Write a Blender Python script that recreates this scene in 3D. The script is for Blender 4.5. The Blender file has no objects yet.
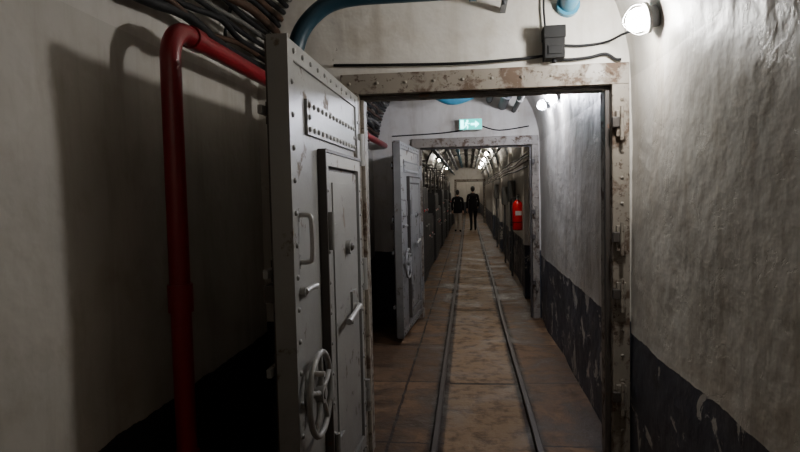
import bpy, bmesh, math, random
from mathutils import Vector, Matrix, noise, Euler
random.seed(7)
scene = bpy.context.scene
pi = math.pi

# ------------------------------------------------------------------ materials
def newmat(name):
    m = bpy.data.materials.new(name); m.use_nodes = True
    nt = m.node_tree; nt.nodes.clear()
    out = nt.nodes.new('ShaderNodeOutputMaterial')
    b = nt.nodes.new('ShaderNodeBsdfPrincipled')
    nt.links.new(b.outputs[0], out.inputs[0])
    return m, nt, b
def N(nt, t, **kw):
    n = nt.nodes.new(t)
    for k, v in kw.items(): setattr(n, k, v)
    return n
def noise_n(nt, vec, scale, detail=4, rough=.55, dist=0):
    n = N(nt, 'ShaderNodeTexNoise'); nt.links.new(vec, n.inputs['Vector'])
    n.inputs['Scale'].default_value = scale; n.inputs['Detail'].default_value = detail
    n.inputs['Roughness'].default_value = rough; n.inputs['Distortion'].default_value = dist
    return n.outputs['Fac']
def ramp(nt, fac, stops):
    r = N(nt, 'ShaderNodeValToRGB'); nt.links.new(fac, r.inputs[0])
    e = r.color_ramp.elements
    while len(e) < len(stops): e.new(.5)
    for i, (p, c) in enumerate(stops):
        e[i].position = p
        if isinstance(c, (int, float)): c = (c, c, c)
        e[i].color = (*c, 1)
    return r.outputs[0]
def mix(nt, fac, a, b, mode='MIX'):
    n = N(nt, 'ShaderNodeMix', data_type='RGBA', blend_type=mode)
    for sock, v in ((n.inputs[0], fac), (n.inputs[6], a), (n.inputs[7], b)):
        if isinstance(v, (int, float)): sock.default_value = v
        elif isinstance(v, tuple): sock.default_value = (*v, 1)
        else: nt.links.new(v, sock)
    return n.outputs[2]
def mth(nt, op, a, b=0.0, clamp=False):
    n = N(nt, 'ShaderNodeMath', operation=op); n.use_clamp = clamp
    for i, v in enumerate((a, b)):
        if isinstance(v, (int, float)): n.inputs[i].default_value = v
        else: nt.links.new(v, n.inputs[i])
    return n.outputs[0]
def bump(nt, h, dist, strength=1.0, prev=None):
    n = N(nt, 'ShaderNodeBump'); nt.links.new(h, n.inputs['Height'])
    n.inputs['Distance'].default_value = dist; n.inputs['Strength'].default_value = strength
    if prev: nt.links.new(prev, n.inputs['Normal'])
    return n.outputs[0]

def mat_wall(name, white, dark, band, band_h=.8, chips=.60, rough=.42):
    m, nt, b = newmat(name)
    pos = N(nt, 'ShaderNodeNewGeometry').outputs['Position']
    sep = N(nt, 'ShaderNodeSeparateXYZ'); nt.links.new(pos, sep.inputs[0])
    z = sep.outputs[2]
    big = noise_n(nt, pos, .9, 5, .6)
    med = noise_n(nt, pos, 5, 6, .6)
    lump = noise_n(nt, pos, 15, 2.5, .5)
    lump2 = noise_n(nt, pos, 3.2, 2, .5)
    chip = noise_n(nt, pos, 4.2, 8, .68, .6)
    w = mix(nt, ramp(nt, big, [(.3, 0), (.7, 1)]), tuple(c*.76 for c in white), white)
    w = mix(nt, ramp(nt, med, [(.30, .6), (.50, 0)]), w, tuple(c*k for c, k in zip(white, (.66, .61, .54))))
    spots = ramp(nt, chip, [(.685, 0), (.71, 1)])
    w = mix(nt, mth(nt, 'MULTIPLY', spots, .6), w, (.16, .13, .10))
    mp = N(nt, 'ShaderNodeMapping'); mp.inputs['Scale'].default_value = (1, 1, .12); nt.links.new(pos, mp.inputs[0])
    st = noise_n(nt, mp.outputs[0], 7, 5, .65)
    w = mix(nt, ramp(nt, st, [(.51, 0), (.75, .6)]), w, tuple(c*k for c, k in zip(white, (.52, .47, .40))))
    if band:
        edge = mth(nt, 'MULTIPLY', mth(nt, 'SUBTRACT', med, .5), .05)
        zz = mth(nt, 'ADD', z, edge)
        mask = mth(nt, 'LESS_THAN', zz, band_h)
        ch = ramp(nt, chip, [(chips, 0), (chips+.02, 1)])
        scuff = ramp(nt, noise_n(nt, pos, 22, 5, .7), [(.58, 0), (.72, .5)])
        d = mix(nt, big, dark, tuple(c*1.7 for c in dark))
        d = mix(nt, scuff, d, tuple(c*3.2 for c in dark))
        d = mix(nt, ch, d, (.42, .40, .36))
        w = mix(nt, mask, w, d)
    nt.links.new(w, b.inputs['Base Color'])
    rr = ramp(nt, med, [(.3, rough-.06), (.7, rough+.18)])
    nt.links.new(rr, b.inputs['Roughness'])
    b1 = bump(nt, lump2, .04, .35)
    b2 = bump(nt, lump, .010, .45, b1)
    b3 = bump(nt, ramp(nt, chip, [(chips, 1), (chips+.02, 0)]), .002, .4, b2)
    nt.links.new(b3, b.inputs['Normal'])
    return m

def mat_paint(name, col, rust=(.09, .045, .025), amt=.62, rough=.4, scale=9, metal=0.0, var=.25, bd=.004, dark_below=0, soft=.05, wear=None):
    m, nt, b = newmat(name)
    pos = N(nt, 'ShaderNodeNewGeometry').outputs['Position']
    a = noise_n(nt, pos, scale, 8, .68, .3); c2 = noise_n(nt, pos, 2.5, 4)
    base = mix(nt, c2, tuple(c*(1-var) for c in col), tuple(min(1, c*(1+var)) for c in col))
    rm = ramp(nt, a, [(amt, 0), (amt+soft, 1)])
    c = mix(nt, rm, base, rust)
    if wear:
        a2 = noise_n(nt, pos, scale*2.6, 7, .7, .2)
        c = mix(nt, ramp(nt, a2, [(wear, 0), (wear+.03, .85)]), c, (.050, .028, .016))
    if dark_below:
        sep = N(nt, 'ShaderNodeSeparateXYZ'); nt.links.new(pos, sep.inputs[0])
        g = mth(nt, 'SUBTRACT', 1.0, mth(nt, 'DIVIDE', sep.outputs[2], dark_below), True)
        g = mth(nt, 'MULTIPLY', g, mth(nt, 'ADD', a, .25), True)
        c = mix(nt, g, c, (.05, .042, .035))  # colour gets darker towards the bottom, broken up by noise
    nt.links.new(c, b.inputs['Base Color'])
    nt.links.new(ramp(nt, rm, [(0, rough), (1, .85)]), b.inputs['Roughness'])
    b.inputs['Metallic'].default_value = metal
    nt.links.new(bump(nt, a, bd, .5), b.inputs['Normal'])
    return m
def mat_plain(name, col, rough=.5, metal=0.0, nz=.15, spec=.5):
    m, nt, b = newmat(name)
    pos = N(nt, 'ShaderNodeNewGeometry').outputs['Position']
    f = noise_n(nt, pos, 30, 3)
    nt.links.new(mix(nt, f, tuple(c*(1-nz) for c in col), tuple(min(1, c*(1+nz)) for c in col)), b.inputs['Base Color'])
    b.inputs['Roughness'].default_value = rough; b.inputs['Metallic'].default_value = metal
    b.inputs['Specular IOR Level'].default_value = spec
    return m
def mat_emit(name, col, s):
    m, nt, b = newmat(name)
    b.inputs['Base Color'].default_value = (*[min(1, c)*.3 for c in col], 1)
    b.inputs['Emission Color'].default_value = (*col, 1); b.inputs['Emission Strength'].default_value = s
    return m

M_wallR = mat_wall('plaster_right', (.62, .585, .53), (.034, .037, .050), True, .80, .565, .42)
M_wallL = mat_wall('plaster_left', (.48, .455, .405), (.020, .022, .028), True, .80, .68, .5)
M_bulk = mat_wall('plaster_bulkhead', (.62, .59, .535), (.022, .024, .030), True, .86, .68, .5)
M_ceil = mat_wall('plaster_ceiling', (.54, .515, .465), (.03, .03, .03), False)
M_leaf = mat_paint('leaf_grey_paint', (.29, .29, .28), rust=(.16, .13, .10), amt=.60, rough=.36, dark_below=1.8, scale=7, wear=.70)
M_leafd = mat_paint('leaf_dark_edge', (.050, .042, .036), amt=.6, rough=.5)
M_frame = mat_paint('frame_worn_paint', (.215, .190, .155), rust=(.085, .055, .036), amt=.50, rough=.45, scale=9, bd=.002, soft=.10, wear=.585)
M_red = mat_paint('red_pipe_paint', (.19, .006, .012), rust=(.08, .010, .01), amt=.66, rough=.36)
M_blue = mat_paint('blue_pipe_paint', (.008, .036, .055), amt=.76, rough=.42)
M_blue2 = mat_paint('light_blue_paint', (.04, .20, .30), amt=.78, rough=.38)
M_duct = mat_paint('dark_duct_paint', (.06, .064, .068), amt=.68, rough=.5)
M_blk = mat_plain('black_rubber', (.007, .007, .008), .65, spec=.25)
M_brn = mat_plain('brown_cable', (.045, .022, .012), .65, spec=.3)
M_gry = mat_plain('grey_cable', (.09, .087, .08), .55, spec=.35)
M_steel = mat_plain('bright_steel', (.38, .37, .355), .4, .4)
M_box = mat_plain('black_box_plastic', (.006, .006, .006), .75, spec=.3)
M_wht = mat_plain('white_label', (.7, .7, .68), .5)
M_fire = mat_plain('extinguisher_red', (.62, .006, .010), .3)
M_rail = mat_plain('rail_steel', (.026, .016, .011), .6, .0, .4, spec=.3)
M_lamp = mat_emit('lamp_glass', (1.0, .975, .94), 470)
M_lamp2 = mat_emit('lamp_glass_cool', (.84, .86, 1.0), 800)
M_lampF = mat_emit('lamp_glass_far', (1.0, .92, .80), 370)
M_fillW = mat_emit('fill_lamp_warm', (1.0, .86, .72), 60)  # glow for the added fill lamps out of view

def mat_floor():
    m, nt, b = newmat('floor_concrete')
    pos = N(nt, 'ShaderNodeNewGeometry').outputs['Position']
    sep = N(nt, 'ShaderNodeSeparateXYZ'); nt.links.new(pos, sep.inputs[0])
    x, y = sep.outputs[0], sep.outputs[1]
    big = noise_n(nt, pos, 1.9, 8, .68, .6); med = noise_n(nt, pos, 7, 8, .65); fine = noise_n(nt, pos, 60, 3)
    side = mix(nt, ramp(nt, big, [(.42, 0), (.58, 1)]), (.042, .022, .011), (.190, .112, .060))
    mid = mix(nt, ramp(nt, big, [(.34, 0), (.56, 1)]), (.115, .070, .037), (.180, .117, .064))
    inm = mth(nt, 'MULTIPLY', mth(nt, 'GREATER_THAN', x, -.18), mth(nt, 'LESS_THAN', x, .36))
    c = mix(nt, inm, side, mid)
    c = mix(nt, ramp(nt, med, [(.36, .7), (.52, 0)]), c, (.036, .020, .011))
    yo = mth(nt, 'ADD', y, mth(nt, 'MULTIPLY', inm, 1.35))
    yo = mth(nt, 'ADD', yo, mth(nt, 'MULTIPLY', mth(nt, 'SUBTRACT', med, .5), .06))
    sc = mth(nt, 'DIVIDE', yo, mth(nt, 'ADD', 1.25, mth(nt, 'MULTIPLY', inm, 1.9)))
    fr = mth(nt, 'FRACT', sc)
    cid = N(nt, 'ShaderNodeCombineXYZ'); nt.links.new(mth(nt, 'FLOOR', sc), cid.inputs[0])
    nt.links.new(mth(nt, 'ADD', inm, mth(nt, 'MULTIPLY', mth(nt, 'GREATER_THAN', x, .1), 5)), cid.inputs[1])
    wn = N(nt, 'ShaderNodeTexWhiteNoise', noise_dimensions='3D'); nt.links.new(cid.outputs[0], wn.inputs[0])
    tone = mth(nt, 'MULTIPLY', ramp(nt, wn.outputs[0], [(0, .65), (1, 0)]), mth(nt, 'SUBTRACT', 1.0, mth(nt, 'MULTIPLY', inm, .9)))
    c = mix(nt, tone, c, (.044, .026, .015))
    seam = mth(nt, 'LESS_THAN', fr, .014)
    lx = mth(nt, 'LESS_THAN', mth(nt, 'ABSOLUTE', mth(nt, 'SUBTRACT', mth(nt, 'ADD', x, mth(nt, 'MULTIPLY', med, .03)), -.52)), .010)
    seam = mth(nt, 'MAXIMUM', seam, lx)
    c = mix(nt, mth(nt, 'MULTIPLY', seam, .85), c, (.012, .008, .006))
    for xr in (-.235, .405):
        g = mth(nt, 'ABSOLUTE', mth(nt, 'SUBTRACT', x, xr))
        g = mth(nt, 'ADD', g, mth(nt, 'MULTIPLY', mth(nt, 'SUBTRACT', med, .5), .05))
        c = mix(nt, ramp(nt, g, [(.035, .92), (.070, 0)]), c, (.014, .008, .005))
    nt.links.new(c, b.inputs['Base Color'])
    b.inputs['Specular IOR Level'].default_value = .16
    nt.links.new(ramp(nt, big, [(.35, .42), (.6, .8)]), b.inputs['Roughness'])
    h = mth(nt, 'SUBTRACT', med, mth(nt, 'MULTIPLY', seam, .5))
    nt.links.new(bump(nt, fine, .002, .5, bump(nt, h, .014, .7)), b.inputs['Normal'])
    return m
M_floor = mat_floor()

# ------------------------------------------------------------------ mesh builder
class B:
    def __init__(s): s.v = []; s.f = []; s.m = []; s.sm = []; s.mats = []
    def mi(s, mat):
        if mat not in s.mats: s.mats.append(mat)
        return s.mats.index(mat)
    def add(s, vs, fs, mat, smooth=False):
        o = len(s.v); s.v += [Vector(v) for v in vs]; k = s.mi(mat)
        for f in fs: s.f.append([i+o for i in f]); s.m.append(k); s.sm.append(smooth)
    def box(s, a, b, mat):
        x0, y0, z0 = a; x1, y1, z1 = b
        vs = [(x0,y0,z0),(x1,y0,z0),(x1,y1,z0),(x0,y1,z0),(x0,y0,z1),(x1,y0,z1),(x1,y1,z1),(x0,y1,z1)]
        s.add(vs, [(0,3,2,1),(4,5,6,7),(0,1,5,4),(1,2,6,5),(2,3,7,6),(3,0,4,7)], mat)
    def tube(s, pts, r, mat, seg=12, smooth_path=0, cap=True):
        pts = [Vector(p) for p in pts]
        rs = list(r) if isinstance(r, (list, tuple)) else [r]*len(pts)
        if smooth_path:
            P = [pts[0]]+pts+[pts[-1]]; R = [rs[0]]+rs+[rs[-1]]; np_, nr = [], []
            for i in range(1, len(P)-2):
                for k in range(smooth_path):
                    t = k/smooth_path
                    a, b_, c, d = P[i-1], P[i], P[i+1], P[i+2]
                    np_.append(.5*((2*b_)+(c-a)*t+(2*a-5*b_+4*c-d)*t*t+(3*b_-a-3*c+d)*t**3))
                    nr.append(R[i]*(1-t)+R[i+1]*t)
            np_.append(pts[-1]); nr.append(rs[-1]); pts, rs = np_, nr
        n = len(pts); vs = []; up = None
        for i, p in enumerate(pts):
            t = (pts[min(i+1, n-1)]-pts[max(i-1, 0)]).normalized()
            if up is None:
                up = Vector((0, 0, 1)) if abs(t.z) < .9 else Vector((1, 0, 0))
            up = (up-t*up.dot(t)).normalized(); sd = t.cross(up)
            for k in range(seg):
                a = 2*pi*k/seg; vs.append(p+(up*math.cos(a)+sd*math.sin(a))*rs[i])
        fs = []
        for i in range(n-1):
            for k in range(seg):
                k2 = (k+1) % seg
                fs.append((i*seg+k, (i+1)*seg+k, (i+1)*seg+k2, i*seg+k2))
        s.add(vs, fs, mat, True)
        if cap:
            s.add(vs[:seg], [tuple(range(seg))], mat); s.add(vs[-seg:], [tuple(reversed(range(seg)))], mat)
    def cyl(s, a, b, r, mat, seg=16): s.tube([a, b], r, mat, seg)
    def torus(s, c, axis, R, r, mat, seg=32, ms=10):
        c = Vector(c); ax = Vector(axis).normalized(); u = ax.orthogonal().normalized(); w = ax.cross(u)
        vs = []; fs = []
        for i in range(seg):
            a = 2*pi*i/seg; d = u*math.cos(a)+w*math.sin(a)
            for k in range(ms):
                b_ = 2*pi*k/ms; vs.append(c+d*(R+r*math.cos(b_))+ax*r*math.sin(b_))
        for i in range(seg):
            for k in range(ms):
                fs.append((i*ms+k, ((i+1)%seg)*ms+k, ((i+1)%seg)*ms+(k+1)%ms, i*ms+(k+1)%ms))
        s.add(vs, fs, mat, True)
    def ell(s, c, rad, mat, us=14, vs_=9, zmin=-1, zmax=1):
        c = Vector(c); vs = []; fs = []
        a0 = math.asin(max(-1, zmin)); a1 = math.asin(min(1, zmax))
        for j in range(vs_+1):
            a = a0+(a1-a0)*j/vs_
            for i in range(us):
                t = 2*pi*i/us
                vs.append(c+Vector((rad[0]*math.cos(a)*math.cos(t), rad[1]*math.cos(a)*math.sin(t), rad[2]*math.sin(a))))
        for j in range(vs_):
            for i in range(us): fs.append((j*us+i, j*us+(i+1)%us, (j+1)*us+(i+1)%us, (j+1)*us+i))
        s.add(vs, fs, mat, True)
    def rivet(s, c, n, r, mat):
        c = Vector(c); ax = Vector(n).normalized(); u = ax.orthogonal().normalized(); w = ax.cross(u)
        vs = []
        for rr, h in ((1, 0), (.85, .45), (.4, .75)):
            for k in range(8):
                a = 2*pi*k/8; vs.append(c+(u*math.cos(a)+w*math.sin(a))*r*rr+ax*r*h)
        fs = [(j*8+k, j*8+(k+1)%8, (j+1)*8+(k+1)%8, (j+1)*8+k) for j in range(2) for k in range(8)]
        fs.append(tuple(range(16, 24)))
        s.add(vs, fs, mat, True)
    def done(s, name, bevel=0, parent=None):
        me = bpy.data.meshes.new(name); me.from_pydata([tuple(v) for v in s.v], [], s.f)
        for m in s.mats: me.materials.append(m)
        for p, k, sm in zip(me.polygons, s.m, s.sm): p.material_index = k; p.use_smooth = sm
        me.update()
        bm = bmesh.new(); bm.from_mesh(me); bmesh.ops.recalc_face_normals(bm, faces=bm.faces); bm.to_mesh(me); bm.free()
        ob = bpy.data.objects.new(name, me); scene.collection.objects.link(ob)
        if bevel:
            md = ob.modifiers.new('bevel', 'BEVEL'); md.width = bevel; md.segments = 2; md.limit_method = 'ANGLE'; md.angle_limit = .9
        if parent: ob.parent = parent
        return ob

# ------------------------------------------------------------------ tunnel shell
XL, XR, ZS = -1.20, .885, 2.2
XC, RR = (XL+XR)/2, (XR-XL)/2
Y0, Y1 = -4.0, 46.0
def arc(n=24, r=RR): return [(XC+r*math.cos(pi*k/n), ZS+r*math.sin(pi*k/n)) for k in range(n+1)]
def shell(name, prof, mat, y0=Y0, y1=Y1):
    ys = []; y = y0
    while y < y1-.001: ys.append(y); y += .12 if y < 9 else .5
    ys.append(y1)
    vs = []; fs = []
    for y in ys:
        for (x, z) in prof:
            nx = XC-x; nz = (ZS-z) if z > ZS else 0
            L = math.hypot(nx, nz)
            d = noise.noise(Vector((x*1.1, y*1.1, z*1.1)))*.022+noise.noise(Vector((x*4, y*4, z*4)))*.006
            vs.append((x+nx/L*d, y, z+nz/L*d))
    n = len(prof)
    for i in range(len(ys)-1):
        for k in range(n-1): fs.append((i*n+k, i*n+k+1, (i+1)*n+k+1, (i+1)*n+k))
    b = B(); b.add(vs, fs, mat, True)
    return b.done(name)
zs = [ZS*i/18 for i in range(19)]
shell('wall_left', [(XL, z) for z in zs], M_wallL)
shell('wall_right', [(XR, z) for z in zs], M_wallR)
shell('ceiling', arc(), M_ceil)
fl = B()
fl.add([(XL-.03, Y0, 0), (XR+.03, Y0, 0), (XR+.03, Y1, 0), (XL-.03, Y1, 0)], [(0, 1, 2, 3)], M_floor)
fl.done('floor')

def bulkhead(name, ya, yb, ol, orr, oz, mat, solid=False):
    e = .03
    outer = [(XL-e, 0), (XL-e, ZS)]+[(XC-(RR+e)*math.cos(pi*k/24), ZS+(RR+e)*math.sin(pi*k/24)) for k in range(1, 24)]+[(XR+e, ZS), (XR+e, 0)]
    b = B()
    if solid: poly = outer
    else: poly = outer+[(orr, 0), (orr, oz), (ol, oz), (ol, 0)]
    n = len(poly)
    vs = [(x, ya, z) for x, z in poly]+[(x, yb, z) for x, z in poly]
    fs = [tuple(range(n)), tuple(reversed(range(n, 2*n)))]+[(i, (i+1)%n, n+(i+1)%n, n+i) for i in range(n)]
    b.add(vs, fs, mat)
    return b.done(name)
bulkhead('wall_rear', Y0-.1, Y0, 0, 0, 0, M_bulk, True)
bulkhead('wall_end', Y1, Y1+.1, 0, 0, 0, M_bulk, True)
FR = [(3.42, -.61, .782, 2.165), (7.62, -.60, .79, 2.17), (31.0, -.60, .79, 2.15)]
for (yf, l, r, z) in FR:
    bulkhead('wall_bulkhead', yf, yf+.22, l-.05, r+.04, z+.05, M_bulk)

def door_frame(yf, l, r, z):
    b = B(); t = .035; w = .10
    wr = XR-.012-r
    b.box((l-w, yf-t, z), (r+wr, yf+.26, z+.115), M_frame)
    b.box((l-w, yf-t, 0), (l, yf+.26, z), M_frame)
    b.box((r, yf-t, 0), (r+wr, yf+.26, z), M_frame)
    b.box((l, yf+.02, z-.022), (r, yf+.06, z), M_leafd)
    b.box((r-.026, yf+.02, 0), (r, yf+.06, z-.022), M_leafd)
    b.box((l, yf+.02, 0), (l+.022, yf+.06, z-.022), M_frame)
    x = l-w+.05
    while x < r+wr: b.rivet((x, yf-t, z+.06), (0, -1, 0), .010, M_frame); x += .16
    zz = .12
    while zz < z:
        b.rivet((r+wr*.55, yf-t, zz), (0, -1, 0), .010, M_frame)
        b.rivet((l-.06, yf-t, zz), (0, -1, 0), .010, M_frame); zz += .14
    for kz in (1.95, 1.33, 1.02, .45):
        b.box((r+.015, yf-t-.03, kz-.07), (r+.065, yf-t, kz+.07), M_frame)
        b.box((r-.008, yf-t-.045, kz-.02), (r+.03, yf-t-.008, kz+.035), M_leafd)
        b.cyl((r+.04, yf-t-.045, kz-.09), (r+.04, yf-t-.045, kz+.09), .010, M_frame, 8)
    return b.done('door_frame', .004)
for f in FR: door_frame(*f)

# ------------------------------------------------------------------ blast doors
def door_leaf(hx, hy, ang, W=1.315, H0=.08, H1=2.145):
    b = B(); m = M_leaf
    b.box((0, -.05, H0), (W, 0, H1), m)
    b.box((W, -.062, H0-.01), (W+.012, .012, H1+.01), m)
    b.box((W-.03, -.075, H0), (W-.008, -.05, H1), M_leafd)
    s = .065
    for a, c in (((0, 0, H1-s), (W, .010, H1)), ((0, 0, H0), (W, .010, H0+s)), ((W-s, 0, H0+s), (W, .010, H1-s)), ((0, 0, H0+s), (s, .010, H1-s))):
        b.box(a, c, m)
    z = H0+.08
    while z < H1-.05:
        b.rivet((W-.032, .010, z), (0, 1, 0), .011, m); b.rivet((.032, .010, z), (0, 1, 0), .011, m); z += .115
    x = .1
    while x < W-.05: b.rivet((x, .010, H1-.032), (0, 1, 0), .011, m); b.rivet((x, .010, H0+.032), (0, 1, 0), .011, m); x += .115
    b.box((.13, 0, 1.835), (1.09, .012, 1.97), m)
    for zz in (1.856, 1.949):
        for k in range(14): b.rivet((.16+k*.0695, .012, zz), (0, 1, 0), .012, m)
    for k in (0, 13): b.rivet((.16+k*.0695, .012, 1.903), (0, 1, 0), .012, m)
    hx0, hx1, hz0, hz1 = .10, .90, .22, 1.78
    b.box((hx0, 0, hz0), (hx1, .008, hz1), M_leafd)
    w = .055
    for a, c in (((hx0, .008, hz1-w), (hx1, .03, hz1)), ((hx0, .008, hz0), (hx1, .03, hz0+w)), ((hx1-w, .008, hz0+w), (hx1, .03, hz1-w)), ((hx0, .008, hz0+w), (hx0+w, .03, hz1-w))):
        b.box(a, c, m)
    b.box((hx1, .0, hz0-.01), (hx1+.014, .036, hz1+.01), M_leafd)
    b.box((hx0, .0, hz1), (hx1, .036, hz1+.014), M_leafd)
    b.box((hx0+w+.035, .008, hz0+w+.02), (hx1-w-.035, .022, hz1-w-.02), m)
    b.box((hx0+w+.08, .022, hz0+w+.07), (hx1-w-.08, .028, hz1-w-.07), m)
    for zz in [hz0+.1+i*.13 for i in range(11)]:
        b.rivet((hx1-w*.5, .03, zz), (0, 1, 0), .009, m); b.rivet((hx0+w*.5, .03, zz), (0, 1, 0), .009, m)
    for zz in (.5, 1.45):
        b.cyl((hx1-.03, .042, zz-.08), (hx1-.03, .042, zz+.08), .014, m, 10)
        b.box((hx1-.2, .022, zz-.025), (hx1-.03, .038, zz+.025), m)
    b.box((.34, .022, .96), (.44, .04, 1.12), m)
    b.cyl((.39, .03, 1.04), (.39, .07, 1.04), .017, M_steel, 10)
    b.tube([(.39, .065, 1.04), (.46, .07, 1.045), (.60, .075, 1.04), (.72, .075, 1.03)], [.014, .012, .012, .015], M_steel, 10, 4)
    b.cyl((.5, .028, 1.35), (.5, .05, 1.35), .035, m, 14); b.rivet((.5, .05, 1.35), (0, 1, 0), .02, M_leafd)
    hxp = 1.225
    b.tube([(hxp, 0, 1.53), (hxp, .035, 1.53), (hxp, .05, 1.51), (hxp, .05, 1.38), (hxp, .035, 1.36), (hxp, 0, 1.36)], .009, M_steel, 10, 4)
    for zz in (1.53, 1.36): b.cyl((hxp, 0, zz), (hxp, .008, zz), .024, m, 12)
    b.cyl((1.25, 0, 1.255), (1.25, .03, 1.255), .018, m, 12)
    b.tube([(1.25, .028, 1.255), (1.18, .030, 1.258), (1.11, .032, 1.255)], [.012, .010, .013], M_steel, 10, 3)
    c = Vector((1.155, .048, .85)); R = .155
    b.torus(c, (0, 1, 0), R, .012, m, 36, 10)
    b.cyl((c.x, 0, c.z), (c.x, .07, c.z), .02, m, 14); b.cyl((c.x, .035, c.z), (c.x, .065, c.z), .036, m, 16)
    b.cyl((c.x, 0, c.z), (c.x, .015, c.z), .06, m, 18)
    for k in range(5):
        a = 2*pi*k/5+.3; d = Vector((math.cos(a), 0, math.sin(a)))
        b.tube([c+d*.02, c+d*(R*.55)+Vector((0, .004, 0)), c+d*R], [.013, .010, .011], m, 8)
    b.cyl(c+Vector((.108, .0, .108)), c+Vector((.108, .045, .108)), .011, M_steel, 10)
    xx = W-.10
    b.cyl((xx, -.08, .35), (xx, -.08, 1.95), .014, M_leafd, 10)
    for zz in (.4, .98, 1.33, 1.9):
        b.box((xx-.03, -.10, zz-.04), (xx+.03, -.05, zz+.04), M_leafd)
        b.box((xx-.02, -.095, zz-.015), (W+.03, -.078, zz+.015), m)
    b.box((W-.11, -.115, 1.22), (W-.03, -.05, 1.28), M_leafd)
    for zz in (.45, 1.15, 1.85):
        b.cyl((-.005, .02, zz-.09), (-.005, .02, zz+.09), .020, m, 12)
        b.box((0, -.0, zz-.05), (.10, .020, zz+.05), m)
    ob = b.done('blast_door', .003)
    ob.matrix_world = Matrix.Translation((hx, hy, 0)) @ Matrix.Rotation(math.radians(ang), 4, 'Z')
    return ob
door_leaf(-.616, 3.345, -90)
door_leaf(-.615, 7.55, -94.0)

# ------------------------------------------------------------------ rails
def rail(x):
    b = B()
    prof = [(-.04, 0), (.04, 0), (.04, .008), (.008, .014), (.008, .034), (.020, .038), (.020, .050), (.015, .054), (-.015, .054), (-.020, .050), (-.020, .038), (-.008, .034), (-.008, .014), (-.04, .008)]
    n = len(prof); vs = []; fs = []; ys = [Y0+i*1.0 for i in range(int(Y1-Y0)+1)]
    for y in ys:
        dx = noise.noise(Vector((x*3, y*.35, 1)))*.012
        for px, pz in prof: vs.append((x+px+dx, y, pz-.016))
    for i in range(len(ys)-1):
        for k in range(n): fs.append((i*n+k, (i+1)*n+k, (i+1)*n+(k+1)%n, i*n+(k+1)%n))
    fs.append(tuple(range(n))); fs.append(tuple(range(len(vs)-n, len(vs))))
    b.add(vs, fs, M_rail)
    return b.done('narrow_gauge_rail')
rail(-.235); rail(.405)

# ------------------------------------------------------------------ pipes
b = B()
x, y, z, r = -1.045, 2.06, 2.215, .037
pts = [(x, y, 0), (x, y, .9), (x, y, z-.16)]+[(x, y+.12*(1-math.cos(a)), z-.12+.12*math.sin(a)) for a in [pi/2*k/8 for k in range(9)]]+[(x, y+.3, z), (x, 7.62, z)]
b.tube(pts, r, M_red, 20)
for zz in (1.24, .62): b.cyl((x, y, zz-.05), (x, y, zz+.05), r+.008, M_red, 20)
b.cyl((x, y, 0), (x, y, .02), r+.05, M_red, 20)
b.cyl((x, y+.16, z), (x, y+.24, z), r+.008, M_red, 20)
for yy in (4.6, 6.3):
    b.box((XL+.015, yy-.012, z-.06), (x+.02, yy+.012, z-.038), M_leafd)
b.done('red_pipe', .002)

b = B()
b.tube([(-.925, 3.2, 1.75), (-.925, 3.2, 2.2), (-.90, 3.2, 2.43), (-.80, 3.2, 2.57), (-.64, 3.2, 2.64), (-.3, 3.2, 2.65), (.45, 3.2, 2.645)], .046, M_blue, 18, 6)
b.cyl((.02, 3.2, 2.647), (.06, 3.2, 2.647), .058, M_blue, 18)
b.tube([(.45, 3.2, 2.645), (.51, 3.2, 2.64), (.55, 3.23, 2.62), (.555, 3.42, 2.60)], .047, M_blue2, 18, 5)
b.cyl((.43, 3.2, 2.645), (.47, 3.2, 2.645), .057, M_blue2, 18)
b.cyl((.555, 3.38, 2.603), (.555, 3.42, 2.60), .062, M_blue2, 20)
b.box((.19, 3.17, 2.58), (.22, 3.41, 2.605), M_duct)
b.cyl((.2, 3.2, 2.56), (.2, 3.2, 2.62), .012, M_duct, 8)
b.done('blue_pipe', .002)

b = B()
b.tube([(-.80, 6.9, 2.93), (-.4, 6.9, 2.74), (-.16, 6.9, 2.64), (.12, 6.9, 2.74), (.3, 6.9, 3.0)], .05, M_blue2, 16, 6)
b.done('blue_pipe')
for (x, z, r, m) in ((.44, 2.66, .055, M_duct), (.58, 2.60, .03, M_gry), (.28, 2.74, .04, M_duct)):
    b = B()
    b.tube([(x, 3.64, z), (x, 5, z+.01), (x, 7.62, z)], r, m, 14)
    for yy in (4.3, 5.5, 6.7):
        b.cyl((x, yy-.02, z), (x, yy+.02, z), r+.01, m, 14)
        b.cyl((x, yy, z), (x, yy, ZS+math.sqrt(RR*RR-(x-XC)**2)-.005), .006, M_duct, 6)
    b.done('ceiling_pipe')

# ------------------------------------------------------------------ cables on left wall (one run per section)
for ya, ye in ((Y0+.02, 3.415), (3.645, 7.615)):
    b = B()
    for i in range(16):
        z = 2.33+i*.036
        xw = XC-math.sqrt(RR*RR-(z-ZS)**2)+.05
        r = random.choice([.012, .016, .022, .014]); m = [M_blk, M_brn, M_blk, M_blk, M_gry, M_blk, M_brn][i % 7]
        pts = []; y = ya; k = 0
        while y < ye-.2:
            sag = -.045*abs(math.sin(k*pi/3+i))*random.uniform(.3, 1.1)
            pts.append((xw+random.uniform(0, .045), y, z+sag)); y += .3; k += 1
        pts.append((xw+.01, ye, z))
        b.tube(pts, r, m, 8, 3)
    yy = ya+.5
    while yy < ye-.3:
        pts = [(XC-(RR-.035)*math.cos(a), yy, ZS+(RR-.035)*math.sin(a)) for a in [.1+.06*k for k in range(11)]]
        b.tube(pts, .010, M_duct, 6); yy += .9
    b.done('cable_bundle')
b = B(); yb = 3.405
b.tube([(-.75, yb, 2.34), (-.4, yb-.01, 2.325), (0, yb-.015, 2.315), (.38, yb-.01, 2.33), (.46, yb-.01, 2.345)], .008, M_blk, 8, 5)
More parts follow.
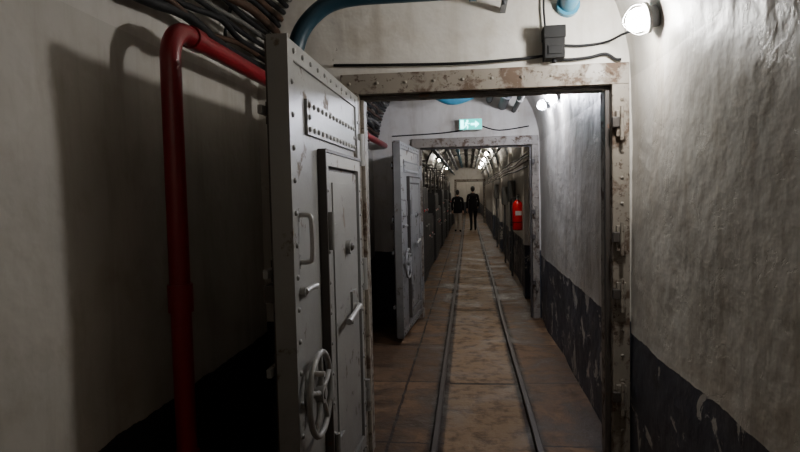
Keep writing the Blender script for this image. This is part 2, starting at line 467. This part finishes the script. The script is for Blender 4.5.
b.tube([(.46, yb-.01, 2.35), (.52, yb-.015, 2.31), (.66, yb-.01, 2.315), (.75, yb-.01, 2.33), (.80, yb-.01, 2.30), (.83, yb-.02, 2.295)], .008, M_blk, 8, 5)
b.tube([(.5, yb-.01, 2.39), (.62, yb-.01, 2.38), (.75, yb-.02, 2.39), (.80, 3.2, 2.385), (.84, 2.98, 2.36)], .007, M_blk, 8, 5)
b.tube([(.435, yb-.01, 2.45), (.425, yb-.01, 2.6), (.43, yb-.01, 2.8)], .006, M_blk, 8, 5)
b.done('wall_cable')
b = B()
b.box((.418, 3.315, 2.305), (.525, 3.418, 2.47), M_box); b.box((.414, 3.305, 2.41), (.529, 3.418, 2.475), M_box)
b.box((.435, 3.308, 2.325), (.51, 3.316, 2.37), M_box); b.cyl((.475, 3.36, 2.288), (.475, 3.36, 2.31), .014, M_blk, 10)
b.done('junction_box', .006)

# ------------------------------------------------------------------ lamps
def lamp(x, y, z, mat, r=.05):
    n = Vector((XC-x, 0, (ZS-z) if z > ZS else 0)).normalized()
    p = Vector((x, y, z)); c = Vector((XC, y, ZS))
    w = c+(p-c).normalized()*(RR+.01) if z > ZS else Vector((XR+.01, y, z))
    b = B()
    b.cyl(w, p-n*.035, .05, M_duct, 18)
    b.cyl(p-n*.045, p-n*.03, r+.018, M_gry, 20)
    b.ell(p, (r, r*1.15, r), mat, 18, 10)
    u = Vector((0, 1, 0)); v = n.cross(u); g = r+.012
    for a in (u, v):
        b.tube([p-n*.03+a*(g+.002), p+n*.02+a*g, p+n*(g+.006), p+n*.02-a*g, p-n*.03-a*(g+.002)], .0018, M_steel, 6, 4)
    return b.done('bulkhead_lamp')
lamp(.79, 2.92, 2.375, M_lamp, .052)
lamp(.78, 5.7, 2.46, M_lamp2, .045)
lamp(.78, 6.45, 2.49, M_lamp2, .035)
for yy in (9.2, 12.4, 15.6, 18.8, 22, 25.2, 29.0, 34, 39, 44): lamp(.58, yy, 2.77, M_lampF)
for yy in (20, 27): lamp(-.93, yy, 2.68, M_lampF, .04)
lamp(.70, -1.2, 2.62, M_fillW, .05)  # unseen fill lamps behind the camera, added to raise the ambient light
lamp(-.55, -2.6, 2.95, M_fillW, .06)
lamp(.40, -3.2, 2.90, M_fillW, .06)

# ------------------------------------------------------------------ exit sign
M_sg = mat_emit('exit_sign_green', (.0, .58, .50), 2.6); M_sw = mat_emit('exit_sign_white', (.22, .95, .92), 9)
b = B(); sx, sy, sz = .045, 7.50, 2.435
b.box((sx-.14, sy, sz-.068), (sx+.14, sy+.05, sz+.068), M_wht)
b.box((sx-.135, sy-.004, sz-.062), (sx+.135, sy, sz+.062), M_sg)
def flat(pts):
    n = len(pts); y0 = sy-.006
    b.add([(sx+p[0], y0, sz+p[1]) for p in pts]+[(sx+p[0], y0-.001, sz+p[1]) for p in pts],
          [tuple(range(n)), tuple(range(n, 2*n))]+[(i, (i+1)%n, n+(i+1)%n, n+i) for i in range(n)], M_sw)
def seg(a, c, w):
    a = Vector((a[0], a[1])); c = Vector((c[0], c[1])); d = (c-a).normalized(); p = Vector((-d.y, d.x))*w/2
    flat([a-p, c-p, c+p, a+p])
seg((.0, .0), (.06, .0), .026); flat([(.055, -.042), (.105, 0), (.055, .042)])
flat([(-.125, -.052), (-.085, -.052), (-.085, .052), (-.125, .052)])
flat([(-.040+.013*math.cos(a), .040+.013*math.sin(a)) for a in [2*pi*k/12 for k in range(12)]])
seg((-.045, .024), (-.058, -.008), .022); seg((-.058, -.008), (-.035, -.022), .013); seg((-.035, -.022), (-.042, -.052), .012)
seg((-.06, -.006), (-.070, -.03), .013); seg((-.070, -.03), (-.082, -.036), .011)
seg((-.045, .022), (-.025, .004), .010); seg((-.025, .004), (-.012, .012), .009); seg((-.05, .022), (-.072, .012), .010)
b.box((sx-.01, sy+.05, sz-.02), (sx+.01, sy+.125, sz+.02), M_duct)
b.done('exit_sign')
b = B()
b.tube([(-.95, 7.605, 2.33), (-.4, 7.605, 2.345), (sx-.13, 7.6, 2.37), (sx-.1, 7.56, 2.38)], .007, M_blk, 8, 4)
b.tube([(sx+.14, 7.605, 2.42), (.4, 7.605, 2.36), (.76, 7.605, 2.40)], .007, M_blk, 8, 4)
b.done('wall_cable')

# ------------------------------------------------------------------ fire extinguisher
b = B(); ex, ey = .79, 9.85
b.tube([(ex, ey, 0.97), (ex, ey, .98), (ex, ey, 1.36), (ex, ey, 1.41), (ex, ey, 1.445), (ex, ey, 1.46)], [.07, .085, .085, .072, .035, .025], M_fire, 20)
b.cyl((ex, ey, 1.455), (ex, ey, 1.51), .022, M_steel, 12)
b.box((ex-.012, ey-.11, 1.505), (ex+.012, ey+.02, 1.517), M_blk); b.box((ex-.012, ey-.12, 1.535), (ex+.012, ey+.02, 1.547), M_blk)
b.tube([(ex-.02, ey, 1.48), (ex-.09, ey, 1.48), (ex-.115, ey, 1.38), (ex-.10, ey, 1.2), (ex-.095, ey, 1.10)], .010, M_blk, 8, 5)
b.tube([(ex-.095, ey, 1.11), (ex-.094, ey, 1.04)], [.012, .022], M_blk, 10)
b.add([(ex+.0862*math.cos(a), ey+.0862*math.sin(a), zz) for zz in (1.21, 1.28) for a in [-2.1+.16*k for k in range(9)]], [(k, k+1, k+10, k+9) for k in range(8)], M_wht, True)
b.torus((ex, ey, 1.10), (0, 0, 1), .086, .006, M_blk, 24, 6)
b.box((ex+.03, ey-.03, 1.03), (XR-.005, ey+.03, 1.38), M_duct)
b.done('fire_extinguisher', .001)

# ------------------------------------------------------------------ right-side piers in the far gallery
for yy in (9.0, 12.2, 16.0, 20.5):
    b = B(); b.box((XR-.07, yy, 0), (XR+.03, yy+.28, 2.35), M_wallR); b.done('wall_pier', .01)
b = B()
for i in range(4):
    z = 2.1-.06*i; pts = []; y = 7.90
    while y < 31: pts.append((XR-.095-.01*i, y, z+random.uniform(-.02, .02))); y += 1.1
    b.tube(pts, .012, [M_blk, M_gry, M_brn, M_blk][i], 8, 2)
b.done('cable_bundle')
for (yy, z) in ((11.3, 1.6), (13.4, 1.5), (17.2, 1.6)):
    b = B()
    b.box((XR-.13, yy, z-.2), (XR-.01, yy+.3, z+.2), M_gry); b.box((XR-.14, yy+.02, z-.18), (XR-.12, yy+.28, z+.18), M_duct)
    b.cyl((XR-.08, yy+.1, .01), (XR-.08, yy+.1, z-.2), .018, M_duct, 10)
    b.cyl((XR-.08, yy+.2, .01), (XR-.08, yy+.2, z-.2), .018, M_duct, 10)
    b.done('electrical_cabinet', .006)

# ------------------------------------------------------------------ dark equipment cabinets and cable rack, left of far gallery
M_cab = mat_paint('cabinet_dark_paint', (.018, .018, .019), rust=(.03, .018, .012), amt=.6, rough=.6)
y = 8.15
for j in range(13):
    L = [1.5, 1.2, 1.8, 1.4, 1.6, 1.2, 1.7][j % 7]; h = [1.35, 1.70, 1.15, 1.6, 1.25, 1.7, 1.1][j % 7]
    b = B(); xf = -.79+.03*(j % 2)
    if y+L > 30.8: break
    b.box((-1.16, y, .06), (xf, y+L, h), M_cab); b.box((-1.15, y+.03, 0), (xf-.05, y+L-.03, .06), M_blk)
    nd = 2
    for q in range(nd):
        y0 = y+.03+q*(L-.03)/nd; y1_ = y0+(L-.03)/nd-.03
        b.box((xf, y0, .12), (xf+.014, y1_, h-.05), M_cab)
        b.cyl((xf+.014, y1_-.06, h*.6), (xf+.045, y1_-.06, h*.6), .012, M_steel, 8)
        b.box((xf+.014, y0+.1, h-.28), (xf+.02, y0+.3, h-.18), M_gry)
        for g in range(3): b.rivet((xf+.014, y0+.14+.12*g, h-.40), (1, 0, 0), .022, [M_wht, M_fire, M_gry][(g+j) % 3])
        for g in range(5): b.box((xf+.014, y0+.1, .25+.05*g), (xf+.018, y1_-.1, .265+.05*g), M_blk)
    for g in range(3):
        yy = y+.2+.35*g; xx = -.86-.03*g
        b.tube([(xx, yy, h-.02), (xx, yy, h+.25), (xx, yy+.08, 1.95), (xx, yy+.25, 2.10)], .016, [M_gry, M_duct, M_brn][g], 8, 3)
    b.done('equipment_cabinet', .008)
    y += L+.35
b = B(); xa, xb = -1.17, -.97
y = 8.05
while y < 30.5:
    b.box((xb-.03, y-.02, 1.74), (xb, y+.02, 2.40), M_leafd)
    for k in range(6, 9):
        z = .35+.235*k; b.box((xa, y-.012, z-.012), (xb, y+.012, z+.012), M_leafd)
    b.box((xa, y-.02, 2.36), (xb, y+.02, 2.40), M_leafd)
    y += 2.2
cols = [M_blk, M_brn, M_duct, M_blk, M_blk, M_gry, M_brn, M_blk]
for k in range(6, 9):
    z = .385+.235*k
    for j in range(2):
        x = xb-.04-.08*j; r = random.choice([.018, .025, .032, .022]); m = random.choice(cols)
        pts = []; y = 7.90; q = 0
        while y < 30.9:
            pts.append((x+random.uniform(-.012, .012), y, z+r-.03*math.sin(q*pi/4)**2*random.uniform(.5, 1.3))); y += .55; q += 1
        b.tube(pts, r, m, 7, 2)
b.done('cable_rack')
for (x, z, r, m) in ((-.55, 2.80, .07, M_duct), (-.30, 2.90, .055, M_blue2), (-.05, 2.92, .06, M_duct), (.18, 2.88, .05, M_gry), (.36, 2.82, .035, M_duct), (-.78, 2.62, .06, M_duct), (-.68, 2.50, .03, M_blue), (.70, 2.55, .025, M_duct)):
    b = B(); b.tube([(x, 7.85, z), (x, 18, z), (x, 31.0, z)], r, m, 12)
    y = 9
    while y < 30: b.cyl((x, y-.03, z), (x, y+.03, z), r+.012, m, 12); b.cyl((x, y, z), (x, y, ZS+math.sqrt(RR*RR-(x-XC)**2)-.005), .008, M_duct, 6); y += 2.4
    b.done('ceiling_pipe')
b = B()
for yy in (13, 17, 21, 25.5):
    b.tube([(XC-(RR-.01)*math.cos(a), yy, ZS+(RR-.01)*math.sin(a)) for a in [pi*k/20 for k in range(21)]], .035, M_duct, 8)
b.done('vault_ribs')

# ------------------------------------------------------------------ people
def person(name, loc, H, rotz, jacket, trousers, hair, shoe, stride, arms):
    s = H/1.78
    root = bpy.data.objects.new(name, None); scene.collection.objects.link(root)
    V = []; E = []; R = []
    def add(p, r, par=None):
        V.append(p); R.append(r if isinstance(r, tuple) else (r, r)); i = len(V)-1
        if par is not None: E.append((par, i))
        return i
    pel = add((0, 0, .94), (.155, .115)); sp = add((0, .005, 1.10), (.150, .105), pel); ch = add((0, .01, 1.28), (.165, .115), sp)
    uc = add((0, .0, 1.42), (.125, .09), ch); nk = add((0, .005, 1.50), .056, uc); hb = add((0, .015, 1.58), .055, nk)
    for sd, st in ((-1, stride), (1, -stride)):
        h = add((sd*.095, 0, .86), (.092, .095), pel)
        th = add((sd*.100, st*.45, .68), .082, h)
        kn = add((sd*.095, st*.8+.02, .49), .062, th)
        cf = add((sd*.095, st*.85-(.03 if st < 0 else 0), .34), .060, kn)
        an = add((sd*.10, st*1.1-.02, .09), .046, cf)
        hl = add((sd*.105, st*1.1+.03, .045), .045, an)
        add((sd*.12, st*1.1+.16, .035), (.040, .032), hl)
        sh = add((sd*.185, .0, 1.425), .066, uc)
        el, wr = arms[0 if sd < 0 else 1]
        el = Vector((sd*el[0], el[1], el[2])); wr = Vector((sd*wr[0], wr[1], wr[2]))
        up = add(tuple(Vector((sd*.19, 0, 1.425)).lerp(el, .5)), .058, sh)
        e = add(tuple(el), .050, up); m_ = add(tuple(el.lerp(wr, .5)), .045, e); add(tuple(wr), .034, m_)
    me = bpy.data.meshes.new('body'); me.from_pydata([tuple(v) for v in V], E, []); ob = bpy.data.objects.new('body', me)
    scene.collection.objects.link(ob)
    ob.modifiers.new('skin', 'SKIN'); sub = ob.modifiers.new('sub', 'SUBSURF'); sub.levels = 2; sub.render_levels = 2
    for i, r in enumerate(R): me.skin_vertices[0].data[i].radius = r
    me.skin_vertices[0].data[0].use_root = True
    bpy.context.view_layer.update(); dg = bpy.context.evaluated_depsgraph_get()
    nm = bpy.data.meshes.new_from_object(ob.evaluated_get(dg)); ob.modifiers.clear(); ob.data = nm
    nm.materials.clear()
    skin = mat_plain('skin_'+name, (.45, .27, .19), .5, nz=.05)
    for m in (jacket, trousers, shoe, skin): nm.materials.append(m)
    for p in nm.polygons:
        c = p.center; p.use_smooth = True
        arm = abs(c.x) > .20 and c.z > .75
        p.material_index = 3 if c.z > 1.505 else (0 if (c.z > .87 or arm) else (2 if c.z < .10 else 1))
    ob.parent = root; ob.scale = (s,)*3
    g = B()
    def oval(z, rx, ry, n=24): return [(rx*math.cos(2*pi*k/n), ry*math.sin(2*pi*k/n), z) for k in range(n)]
    rings = [oval(.80, .182, .145), oval(.90, .180, .142), oval(1.0, .172, .132), oval(1.12, .168, .124), oval(1.28, .176, .122)]
    vs = sum(rings, []); g.add(vs, [(j*24+k, j*24+(k+1)%24, (j+1)*24+(k+1)%24, (j+1)*24+k) for j in range(4) for k in range(24)], jacket, True)
    g.torus((0, .01, 1.50), (0, -.15, 1), .062, .02, jacket, 20, 8)
    j = g.done('jacket', parent=root); j.scale = (s,)*3
    h = B(); hc = Vector((0, .025, 1.665))
    h.ell(hc, (.076, .094, .118), skin, 20, 14)
    h.ell(hc+Vector((0, .035, -.07)), (.05, .055, .045), skin, 14, 8)
    h.ell(hc+Vector((0, .098, -.02)), (.013, .02, .024), skin, 8, 6)
    for sd in (-1, 1):
        h.ell(hc+Vector((sd*.078, 0, -.01)), (.010, .020, .030), skin, 8, 6)
        h.ell(hc+Vector((sd*.030, .082, .005)), (.012, .010, .008), M_wht, 8, 6)
        h.ell(hc+Vector((sd*.030, .090, .005)), (.005, .004, .005), M_blk, 6, 4)
    h.ell(hc+Vector((0, .086, -.058)), (.024, .008, .007), M_brn, 8, 4)
    h.ell(hc+Vector((0, -.014, .022)), (.085, .096, .108), hair, 20, 12)
    h.ell(hc+Vector((0, -.035, -.04)), (.070, .062, .065), hair, 14, 8)
    ho = h.done('head', parent=root); ho.scale = (s,)*3
    for i, sd in enumerate((-1, 1)):
        el, wr = arms[i]; w = Vector((sd*wr[0], wr[1], wr[2])); e = Vector((sd*el[0], el[1], el[2]))
        d = (w-e).normalized(); fwd = Vector((0, 1, 0)); fwd = (fwd-d*fwd.dot(d)).normalized(); inn = d.cross(fwd)
        if inn.x*sd > 0: inn = -inn
        k = B()
        k.tube([w-d*.02, w+d*.03, w+d*.075, w+d*.095], [.026, .034, .036, .030], skin, 10, 3)
        for q, (off, L) in enumerate(((.030, .070), (.011, .080), (-.009, .074), (-.028, .058))):
            a = w+d*.085+fwd*off
            k.tube([a, a+d*L*.45+inn*.005, a+d*L*.8+inn*.020, a+d*L+inn*.034], [.0095, .009, .008, .0065], skin, 8, 2)
        a = w+d*.03+fwd*.025
        k.tube([a, a+fwd*.028+d*.02+inn*.01, a+fwd*.034+d*.05+inn*.018], [.013, .011, .008], skin, 8, 3)
        ko = k.done('hand_'+('left' if sd < 0 else 'right'), parent=root); ko.scale = (s,)*3
    root.location = loc; root.rotation_euler = (0, 0, rotz)
    return root
J1 = mat_plain('black_jacket', (.008, .008, .010), .8, spec=.2); J2 = mat_plain('dark_coat', (.011, .009, .010), .85, spec=.2)
T1 = mat_plain('beige_trousers', (.34, .30, .26), .8); T2 = mat_plain('dark_trousers', (.010, .010, .012), .85, spec=.2)
HR = mat_plain('dark_hair', (.012, .009, .007), .6)
person('walking_person', (-.43, 24.4, 0), 1.70, 0, J1, T1, HR, M_blk, .13, [((.235, -.04, 1.14), (.225, .07, .90)), ((.235, -.02, 1.14), (.225, .04, .89))])
person('walking_person', (.19, 25.2, 0), 1.84, .15, J2, T2, HR, M_blk, -.10, [((.235, -.05, 1.14), (.235, .02, .88)), ((.235, -.03, 1.14), (.215, .14, .96))])

# ------------------------------------------------------------------ camera
cam = bpy.data.cameras.new('camera'); co = bpy.data.objects.new('camera', cam); scene.collection.objects.link(co)
cam.sensor_width = 36; cam.lens = 27; cam.clip_start = .02
yaw, pitch, roll = math.radians(6.54), math.radians(3.08), math.radians(1.3)
co.matrix_world = Matrix.Translation((0, 0, 1.6)) @ Matrix.Rotation(yaw, 4, 'Z') @ Matrix.Rotation(pi/2-pitch, 4, 'X') @ Matrix.Rotation(-roll, 4, 'Z')
scene.camera = co
wd = bpy.data.worlds.new('world'); scene.world = wd; wd.use_nodes = True
wd.node_tree.nodes['Background'].inputs[0].default_value = (.02, .02, .022, 1)
